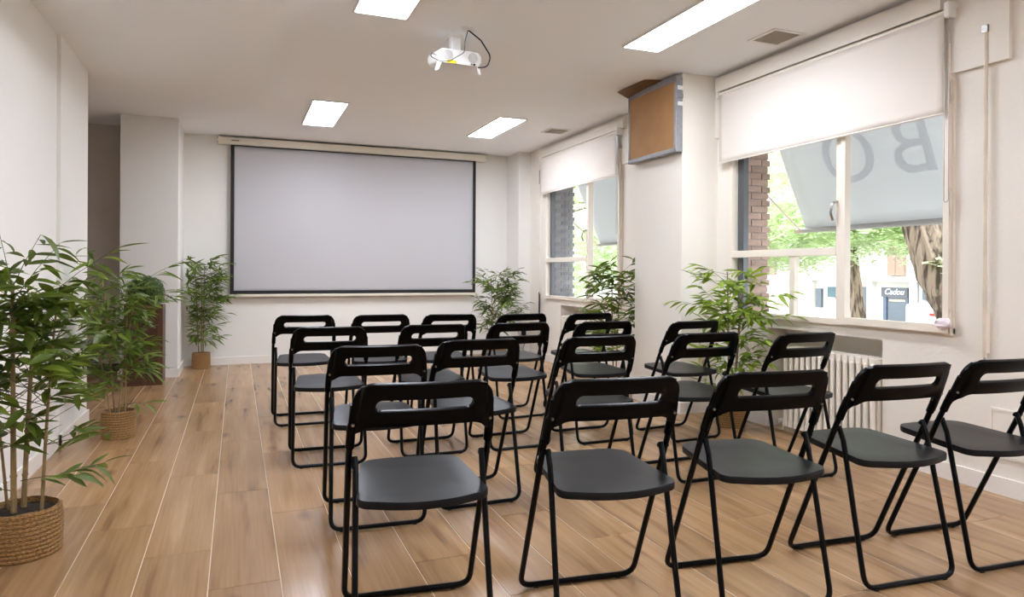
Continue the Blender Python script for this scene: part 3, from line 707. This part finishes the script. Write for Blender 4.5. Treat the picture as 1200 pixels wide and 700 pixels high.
def bamboo(loc, label, cfg):
    R = random.Random(cfg['seed'])
    root = thing('potted_bamboo', label, 'plant', loc, 0)
    basket(root, cfg['r'], cfg.get('bh', .17))
    z0 = .14; M = cfg['M']; L = cfg['L']; W = cfg['W']
    leaves = []; lim = cfg['clip']     # xmin,xmax,ymin,ymax world
    def ok(p):
        x, y = p.x + loc[0], p.y + loc[1]
        return lim[0] < x < lim[1] and lim[2] < y < lim[3] and p.z > .03
    tw = bmesh.new()
    for (bx_, by_, tx, ty, tz, cr) in cfg['canes']:
        a = Vector((bx_, by_, z0 - .02)); b = Vector((tx, ty, tz))
        mid = (a + b) / 2 + Vector((R.uniform(-.012, .012), R.uniform(-.012, .012), 0))
        pts = [(1 - s) ** 2 * a + 2 * s * (1 - s) * mid + s * s * b for s in [k / 10 for k in range(11)]]
        bm = bmesh.new(); tube(bm, pts, cr, 8, r1=cr * .55)
        for k in (2, 4, 6, 8): tube(bm, [pts[k] - Vector((0, 0, .004)), pts[k] + Vector((0, 0, .004))], cr * 1.12, 8)
        obj('cane', bm, BAMB, root, smooth=True)
        for s in cfg['nodes']:
            s += R.uniform(-.02, .02); s = min(1, s)
            p = (1 - s) ** 2 * a + 2 * s * (1 - s) * mid + s * s * b
            for q in range(cfg.get('per', 2)):
                az = R.uniform(0, 2 * PI); prof = cfg['prof'](s)
                if 'bias' in cfg and R.random() < cfg['bias'][1]: az = cfg['bias'][0] + R.uniform(-.9, .9)
                ln = prof * R.uniform(.45, 1.0); el = R.uniform(.1, .8)
                d = Vector((math.cos(az) * math.cos(el), math.sin(az) * math.cos(el), math.sin(el)))
                for tr in range(10):
                    e = p + d * ln
                    if ok(e): break
                    az = R.uniform(0, 2 * PI); d = Vector((math.cos(az) * math.cos(el), math.sin(az) * math.cos(el), math.sin(el))); ln *= .9
                m_ = p + d * ln * .5 + Vector((0, 0, .03 * ln))
                tp = [(1 - k) ** 2 * p + 2 * k * (1 - k) * m_ + k * k * e for k in (0, .25, .5, .75, 1)]
                tube(tw, tp, .0018, 4, r1=.0008)
                nl = R.randint(*cfg['nl'])
                for i in range(nl):
                    k = .58 + .42 * (i / (nl - 1))
                    o_ = (1 - k) ** 2 * p + 2 * k * (1 - k) * m_ + k * k * e
                    sgn = 1 if i % 2 else -1; spread = R.uniform(.3, 1.3) * sgn if i < nl - 1 else R.uniform(-.2, .2)
                    la = az + spread; le = R.uniform(-.55, .45) + .25 * (el - .4) + cfg.get('lift', .08)
                    ll = L * R.uniform(.7, 1.2)
                    tip = o_ + Vector((math.cos(la) * math.cos(le), math.sin(la) * math.cos(le), math.sin(le))) * ll
                    if not ok(tip): la += PI * .6 * sgn; tip = o_ + Vector((math.cos(la) * math.cos(le), math.sin(la) * math.cos(le), math.sin(le))) * ll
                    if not ok(tip): continue
                    leaves.append((o_.copy(), la, -le, R.uniform(-.7, .7), ll / L, R.randrange(4)))
    for (p, az, el, ln, nl) in cfg.get('sprays', []):
        p = Vector(p); d = Vector((math.cos(az) * math.cos(el), math.sin(az) * math.cos(el), math.sin(el))); e = p + d * ln
        tube(tw, [p, p + d * ln * .5 + Vector((0, 0, .01)), e], .002, 4, r1=.001)
        for i in range(nl):
            k = .35 + .65 * i / (nl - 1); sgn = 1 if i % 2 else -1
            la = az + (sgn * R.uniform(.3, 1.0) if i < nl - 1 else 0); le = R.uniform(-.5, .35)
            leaves.append((p + d * ln * k, la, -le, R.uniform(-.6, .6), R.uniform(.8, 1.15), R.randrange(4)))
    o = obj('twigs', tw, TWIG, root); o['kind'] = 'stuff'
    R.shuffle(leaves)
    solo = leaves[:cfg['solo']]; rest = leaves[cfg['solo']:]
    ms = [leaf_mesh('leaf', L, W, dr, M) for dr in (.02, .12, .25, .38)]
    for (p, az, pitch, roll, s, k) in solo:
        o = link('leaf', ms[k], root, p, (roll, pitch, az)); o.scale = (s, s, s)
    if rest:
        bm = bmesh.new()
        for (p, az, pitch, roll, s, k) in rest:
            T = Matrix.Translation(p) @ Euler((roll, pitch, az)).to_matrix().to_4x4() @ Matrix.Scale(s, 4)
            n0 = len(bm.verts); bm.from_mesh(ms[k]); bm.verts.ensure_lookup_table()
            for v in bm.verts[n0:]: v.co = T @ v.co
        me = bpy.data.meshes.new('foliage'); bm.to_mesh(me); bm.free(); me.materials.append(M); me.shade_smooth()
        o = link('foliage', me, root); o['kind'] = 'stuff'
    return root, len(leaves)
cnt = []
# 1 large one in the left foreground
cnt.append(bamboo((-.75, 3.10, 0), 'large artificial bamboo in a woven basket in the left foreground', dict(seed=11, r=.128, bh=.175, M=LEAFD, L=.112, W=.029, solo=300, lift=.22,
    clip=(-.94, -.46, 2.75, 3.9),
    canes=[(-.02, -.03, -.03, -.02, 1.02, .011), (-.005, .03, .03, .05, .95, .010), (.065, -.02, .10, .02, .90, .007), (-.05, .02, -.12, .0, .85, .006)],
    nodes=[.36, .46, .54, .60, .66, .72, .78, .84, .90, .95, 1.0], per=2, nl=(6, 9), prof=lambda s: .10 + .19 * math.sin(PI * min(1, s * .8)),
    sprays=[((.07, .0, .27), .45, .10, .20, 9), ((-.02, -.02, .24), PI * .97, .1, .12, 5), ((.0, -.03, .28), .1, -.02, .16, 5), ((-.03, -.03, .95), .6, .95, .28, 8), ((-.03, -.03, 1.0), 2.2, 1.1, .26, 7), ((-.03, -.03, 1.0), -.6, 1.0, .24, 8), ((.05, .03, .95), .1, .7, .32, 8)])))
# 2 behind it
cnt.append(bamboo((-.70, 5.02, 0), 'artificial bamboo in a small basket at the end of the left wall', dict(seed=5, r=.098, M=LEAFM, L=.13, W=.022, solo=300,
    clip=(-1.3, -.1, 4.5, 5.9) if False else (-.955, .2, 4.45, 5.9),
    canes=[(-.02, .0, -.10, .02, 1.02, .007), (.03, .02, .04, .02, .95, .006), (.0, -.03, .08, -.06, .80, .006), (-.04, -.02, -.16, -.05, .86, .006)],
    nodes=[.30, .38, .46, .54, .62, .70, .77, .84, .91, .98], per=3, nl=(5, 7), prof=lambda s: .12 + .20 * s,
    sprays=[((.06, .0, .95), .0, .55, .38, 9), ((.04, .0, .85), -.1, .3, .36, 9), ((0, 0, .2), -.3, .1, .18, 7)])))
# 3 corner by screen
cnt.append(bamboo((-.36, 8.20, 0), 'slim artificial bamboo in a basket in the corner left of the screen', dict(seed=8, r=.092, M=LEAFM, L=.12, W=.020, solo=280,
    clip=(-.52, .3, 7.7, 8.33), canes=[(-.02, 0, -.06, -.02, 1.12, .007), (.02, .0, .03, .0, 1.08, .007), (.0, .02, .0, -.04, 1.0, .006)],
    nodes=[.2, .3, .42, .5, .57, .64, .71, .78, .85, .92, .99], per=3, nl=(7, 10), prof=lambda s: .15 + .20 * s,
    sprays=[((.03, 0, .75), .1, .15, .34, 9), ((.03, -.02, .5), .0, .4, .26, 8), ((.03, -.02, .28), -.3, .4, .2, 7)])))
# 5 right far corner
cnt.append(bamboo((2.86, 7.62, 0), 'artificial bamboo in a basket in the far right corner, right of the screen', dict(seed=21, r=.12, M=LEAFM, L=.125, W=.021, solo=280,
    clip=(2.35, 3.42, 7.0, 8.25), canes=[(-.02, 0, -.08, -.02, .98, .007), (.02, .0, .08, .0, 1.0, .007), (.0, .02, .02, -.04, .92, .006)],
    nodes=[.25, .33, .42, .5, .57, .64, .71, .78, .85, .92, .99], per=3, nl=(6, 9), prof=lambda s: .12 + .20 * math.sin(PI * min(1, .25 + s * .55)),
    sprays=[((.05, 0, .6), -.15, .3, .34, 9), ((.05, 0, .95), .2, .5, .22, 8), ((-.05, 0, .9), PI, .2, .28, 8), ((-.05, 0, .4), PI, .1, .3, 8)])))
# 6 beside the pier
cnt.append(bamboo((3.03, 5.17, 0), 'artificial bamboo before the farther window, half hidden by the pier', dict(seed=31, r=.10, M=LEAFD, L=.13, W=.027, solo=280,
    clip=(2.72, 3.42, 5.04, 5.9), canes=[(-.01, 0, -.02, .02, 1.02, .008), (.02, .02, .07, .04, 1.05, .007)],
    nodes=[.3, .38, .45, .52, .58, .64, .70, .76, .82, .88, .94, 1.0], per=3, nl=(6, 9), prof=lambda s: .14 + .18 * math.sin(PI * min(1, s * .8)),
    sprays=[((.0, 0, .95), 2.9, .2, .2, 8)])))
# 7 right, between pier and nearer window
cnt.append(bamboo((3.22, 3.90, 0), 'bright green artificial bamboo in a basket below the nearer window', dict(seed=42, r=.10, M=LEAFB, L=.122, W=.027, solo=300,
    clip=(2.79, 3.33, 3.2, 4.30), canes=[(-.02, 0, -.05, -.02, 1.08, .008), (.02, .0, .06, -.05, 1.0, .007), (.0, -.02, .0, -.10, .9, .006)],
    nodes=[.14, .24, .34, .42, .50, .54, .60, .66, .72, .78, .84, .90, .96], per=2, nl=(6, 9), prof=lambda s: .12 + .24 * math.sin(PI * min(1, .1 + s * .75)),
    bias=(-1.9, .35),
    sprays=[((.03, -.05, .85), -1.4, .25, .42, 10), ((.03, -.05, .75), -1.2, .1, .40, 9), ((-.05, .05, .8), 2.2, .2, .34, 9), ((-.03, 0, 1.0), 2.4, .6, .22, 8)])))
print('LEAVES', [c[1] for c in cnt])
# topiary in the brown planter
t = thing('topiary_planter', 'tall dark brown wooden planter with a clipped boxwood ball, by the wall column', 'planter', (-.80, 7.30, 0))
bm = bmesh.new(); h = .155
for a in ((-h, h, -h, -h + .02), (-h, h, h - .02, h), (-h, -h + .02, -h + .02, h - .02), (h - .02, h, -h + .02, h - .02), (-h + .02, h - .02, -h + .02, h - .02)):
    bx(bm, *a, 0, .74 if a != (-h + .02, h - .02, -h + .02, h - .02) else .03)
obj('planter_box', bm, DWOOD, t, bevel=.003)
bm = bmesh.new()
for a in ((-h - .004, -h + .04), (h - .04, h + .004)):
    bx(bm, a[0], a[1], -h - .006, -h, 0, .75)
bx(bm, -h + .04, h - .04, -h - .006, -h, .70, .75); bx(bm, -h + .04, h - .04, -h - .006, -h, 0, .05)
obj('planter_frame', bm, DWOOD, t)
bm = bmesh.new(); bx(bm, -h + .02, h - .02, -h + .02, h - .02, .66, .70); obj('soil', bm, SOIL, t)
R = random.Random(3); bm = bmesh.new()
for i in range(5200):
    z = R.uniform(-1, 1); a = R.uniform(0, 2 * PI); r = .158 * R.uniform(.88, 1.03)
    n = Vector((math.sqrt(1 - z * z) * math.cos(a), math.sqrt(1 - z * z) * math.sin(a), z)); p = n * r + Vector((0, 0, .855))
    u = (n.orthogonal().normalized() + n * R.uniform(-.3, .9)).normalized(); u.rotate(Matrix.Rotation(R.uniform(0, 6.28), 3, n)); w = n.cross(u).normalized() * .005
    v = [bm.verts.new(q) for q in (p - u * .002 - w * .3, p + u * .008 - w, p + u * .018, p + u * .008 + w)]; bm.faces.new(v)
o = obj('foliage', bm, BOXW, t); o['kind'] = 'stuff'
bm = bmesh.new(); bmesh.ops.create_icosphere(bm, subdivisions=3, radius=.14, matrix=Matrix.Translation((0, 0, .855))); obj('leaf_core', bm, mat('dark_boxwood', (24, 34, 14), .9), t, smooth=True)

# ------------------------------------------------------------------ outside
struct(walls('pavement', [(3.86, 60, -15, 60, -2.1, -2.0)], PAVE), 'street outside the windows')
def awning(y0, y1, label, letters):
    t = thing('awning', label, 'awning', (3.865, 0, 0)); a = Vector((.10, 0, 2.98)); b = Vector((.74, 0, 1.455))
    bm = bmesh.new(); n = 16; vs = []
    for j in range(n + 1):
        for i in range(n + 1):
            s = j / n; p = a + (b - a) * s + Vector((-.01, 0, -.03)) * math.sin(PI * s); vs.append(bm.verts.new((p.x, y0 + (y1 - y0) * i / n, p.z)))
    for j in range(n):
        for i in range(n): q = j * (n + 1) + i; bm.faces.new((vs[q], vs[q + 1], vs[q + n + 2], vs[q + n + 1]))
    o = obj('canvas', bm, AWN, t, smooth=True); md = o.modifiers.new('s', 'SOLIDIFY'); md.thickness = .003
    bm = bmesh.new(); tube(bm, [(b.x, y0 - .02, b.z - .01), (b.x, y1 + .10, b.z - .01)], .022, 10); obj('front_bar', bm, mat('awning_bar', (186, 186, 188), .5), t, smooth=True)
    bm = bmesh.new(); bx(bm, 0.0, .16, y0 - .05, y1 + .05, 2.92, 3.06); obj('cassette', bm, WPLAS, t)
    for y in (y0 + .1, y1 + .06):
        bm = bmesh.new(); tube(bm, [(.02, y, 2.0), (b.x, y, b.z - .01)], .009, 8); bx(bm, b.x - .03, b.x + .03, y - .03, y + .05, b.z - .035, b.z - .005); obj('arm', bm, PIPE, t, smooth=True)
    if letters:
        d = (b - a).normalized(); nrm = Vector((-d.z, 0, d.x)).normalized()   # outward normal
        if nrm.x < 0: nrm = -nrm
        for ch, yy in letters:
            X = Vector((0, 1, 0)); Y = -d; Z = X.cross(Y)
            Mx = Matrix((X, Y, Z)).transposed().to_4x4()
            text_mesh('letter', ch, .62, AWNL, t, Matrix.Translation(a + d * 1.10 + Vector((0, yy, 0)) + nrm * -.024) @ Mx)
    return t
awning(1.9, 4.60, 'pale grey awning outside the nearer window, lettering seen from behind', [('B', 3.40), ('O', 3.95)])
awning(5.55, 8.25, 'pale grey awning outside the farther window', None)

def tree(pts, radii, label, crown, seed, nleaf):
    R = random.Random(seed); x, y = pts[0][0], pts[0][1]
    t = thing('street_tree', label, 'tree', (x, y, -2))
    bm = bmesh.new(); n = 22; rings = []
    P = [Vector(p) - Vector((x, y, -2)) for p in pts]
    Q = []; RR = []
    for i in range(len(P) - 1):
        for k in range(8):
            s = k / 8; Q.append(P[i].lerp(P[i + 1], s)); RR.append(radii[i] + (radii[i + 1] - radii[i]) * s)
    Q.append(P[-1]); RR.append(radii[-1])
    for i, (q, r) in enumerate(zip(Q, RR)):
        rings.append([bm.verts.new(q + Vector((math.cos(2 * PI * k / n), math.sin(2 * PI * k / n), 0)) * r * (1 + .07 * math.sin(k * 2.3 + i * .35) + .05 * ((k * 7 + i // 3) % 3 - 1))) for k in range(n)])
    for a, b in zip(rings, rings[1:]):
        for k in range(n): bm.faces.new((a[k], a[(k + 1) % n], b[(k + 1) % n], b[k]))
    bm.faces.new(rings[-1]); obj('trunk', bm, BARK, t, smooth=True)
    bm = bmesh.new()
    for (cx, cy, cz, rx, ry, rz, w) in crown:
        c = Vector((cx - x, cy - y, cz + 2))
        for bq in range(3):
            e = c + Vector((R.uniform(-.6, .6) * rx, R.uniform(-.6, .6) * ry, R.uniform(-.5, .5) * rz)); s0 = Q[-1 - R.randrange(6)]
            tube(bm, [s0, s0.lerp(e, .5) + Vector((0, 0, .2)), e], .035, 6, r1=.01)
    obj('branches', bm, BARK, t, smooth=True)
    bm = bmesh.new(); W = sum(c[6] for c in crown)
    for (cx, cy, cz, rx, ry, rz, w) in crown:
        c = Vector((cx - x, cy - y, cz + 2))
        for k in range(int(nleaf * w / W / 9)):
            u = Vector((R.gauss(0, 1), R.gauss(0, 1), R.gauss(0, 1))).normalized() * R.uniform(.3, 1) ** .6
            p = c + Vector((u.x * rx, u.y * ry, u.z * rz)); dr = Vector((R.uniform(-1, 1), R.uniform(-1, 1), R.uniform(-.8, .2))).normalized()
            sd = dr.cross(Vector((R.uniform(-.3, .3), R.uniform(-.3, .3), 1))).normalized()
            for m_ in range(9):
                o_ = p + dr * .035 * m_; q = (sd * (1 if m_ % 2 else -1) + dr * .5).normalized(); s = R.uniform(.08, .13); w_ = q.cross(Vector((R.uniform(-.4, .4), R.uniform(-.4, .4), 1))).normalized() * s * .28
                bm.faces.new([bm.verts.new(z_) for z_ in (o_, o_ + q * s * .5 - w_, o_ + q * s, o_ + q * s * .5 + w_)])
    o = obj('foliage', bm, TREEL, t); o['kind'] = 'stuff'
    return t
tree([(7.0, 4.3, -2), (7.0, 4.55, 0), (7.0, 4.86, .60), (7.0, 5.12, 1.0), (7.0, 5.33, 1.6), (7.1, 5.7, 2.6), (7.3, 6.0, 3.8)], [.32, .26, .235, .21, .19, .17, .12],
     'leaning street tree with thick furrowed trunk right behind the nearer window', [(7.3, 6, 4.2, 2.2, 2.4, 1.2, 3), (7.2, 4.75, 1.15, .35, .3, .3, .35), (7.4, 4.9, .75, .2, .25, .12, .08)], 2, 14000)
tree([(11, 9.6, -2), (11, 9.66, .1), (11, 9.85, 1.4), (11.1, 10.0, 3.0)], [.16, .13, .11, .08],
     'slender street tree seen through the lower middle of the nearer window', [(10.6, 9.6, 2.1, 1.2, 1.8, .75, 3), (11, 11.7, 1.9, 1.3, 1.3, .8, 3), (11, 10.6, 3.4, 1.5, 2.2, .7, 2), (10.8, 8.2, 1.9, .8, .8, .55, 1)], 3, 36000)
tree([(11, 15.2, -2), (11, 15.1, .5), (11, 15.0, 3.0)], [.17, .14, .1],
     'street tree behind the brick reveal, left in the nearer window', [(11.3, 14.6, 2.1, 1.2, 1.4, 1.0, 3), (11.3, 14.8, 3.8, 1.2, 1.5, 1.0, 2)], 4, 20000)
tree([(8.5, 17.5, -2), (8.5, 17.4, .5), (8.5, 17.2, 3.0)], [.18, .15, .1],
     'leafy street tree filling the farther window', [(8.3, 16.6, 1.5, 1.4, 1.9, 1.3, 4), (8.6, 19.3, 1.4, 1.4, 1.9, 1.5, 4), (8.5, 14.6, 1.9, 1.1, 1.1, .9, 2), (8.3, 17.5, 3.6, 1.4, 2.5, 1.1, 4)], 5, 34000)

# building across the street
t = thing('building', 'white building with shopfronts across the street', 'building', (20.1, 20, -2))
def lb(name, x0, x1, y0, y1, z0, z1, M): return box(name, x0 - 20.1, x1 - 20.1, y0 - 20, y1 - 20, z0 + 2, z1 + 2, M, t)
lb('facade', 20.1, 24, -8, 60, -2, 12, FAC)
lb('cornice', 19.8, 20.1, -8, 60, .80, .96, FAC)
lb('signboard', 19.95, 20.1, 15.71, 16.67, .29, .60, GREYS)
sf = lb('shop_window', 20.02, 20.1, 15.71, 16.62, -1.7, .29, SHGL)
bm = bmesh.new()
for a in ((15.71, 15.76), (16.5, 16.62)): bx(bm, 19.98 - 20.1, 20.02 - 20.1, a[0] - 20, a[1] - 20, .3, 2.29)
obj('shop_frame', bm, mat('blue_grey_frame', (84, 96, 116), .5), t)
lb('shop_lamp', 20.0, 20.02, 15.85, 16.4, .16, .20, WARM)
text_mesh('sign_text', 'Cadou', .27, WLET, t, Matrix.Translation((-.16, 16.19 - 20, .46 + 2)) @ Euler((PI / 2, 0, -PI / 2)).to_matrix().to_4x4(), .005, .35)
lb('shopfront', 20.0, 20.1, 17.25, 17.95, -1.7, .60, SHGL)
lb('sign_plate', 19.95, 20.1, 18.46, 18.92, .20, .57, mat('dark_teal_sign', (74, 98, 104), .5))
lb('entry_window', 20.0, 20.1, 19.25, 19.5, -.2, .5, SHGL)
lb('column', 19.9, 20.1, 17.0, 17.2, -2, .8, FAC); lb('column', 19.9, 20.1, 15.36, 15.6, -2, .8, FAC); lb('column', 19.9, 20.1, 19.6, 19.85, -2, .8, FAC)
lb('grey_wall', 19.95, 20.1, 11.5, 15.30, -.2, .78, mat('pale_grey_render', (176, 178, 182), .8))
lb('window', 19.9, 20.0, 14.85, 15.15, .25, .55, SHGL)
for y in (15.87, 21.6, 27.2, 33.0):
    f = lb('window', 20.0, 20.1, y, y + .62, 1.0, 3.0, FAC2)
    for s in (0, 1):
        box('shutter', -.06, -.01, s * .32 - .31, s * .32 - .02, -1, 1, FAC2, f)
t = thing('van', 'white delivery van parked by the leaning tree trunk', 'van', (9.9, 7.35, -2))
bm = bmesh.new()
prof = [(-2.3, .35), (-2.3, 2.60), (.2, 2.60), (.75, 2.0), (1.45, 1.6), (1.5, .35)]
lo = [bm.verts.new((.0, -y - .2, z)) for y, z in prof]; hi = [bm.verts.new((1.9, -y - .2, z)) for y, z in prof]
# body runs along the street; nose toward smaller y
for k in range(6): bm.faces.new((lo[k], lo[(k + 1) % 6], hi[(k + 1) % 6], hi[k]))
bm.faces.new(lo); bm.faces.new(hi)
for v in bm.verts: v.co.y -= 1.6
obj('body', bm, VANM, t, bevel=.06)
for y in (-3.0, .0):
    bm = bmesh.new(); cyl(bm, (.1, y - .1, .36), (1, 0, 0), .35, .24, 24); cyl(bm, (1.8, y - .1, .36), (1, 0, 0), .35, .24, 24); obj('wheel', bm, RUBB, t, smooth=True)
bm = bmesh.new(); bx(bm, -.012, .0, -.05, .06, 2.42, 2.46); obj('red_marking', bm, REDP, t)
print('OBJ', len(bpy.data.objects))
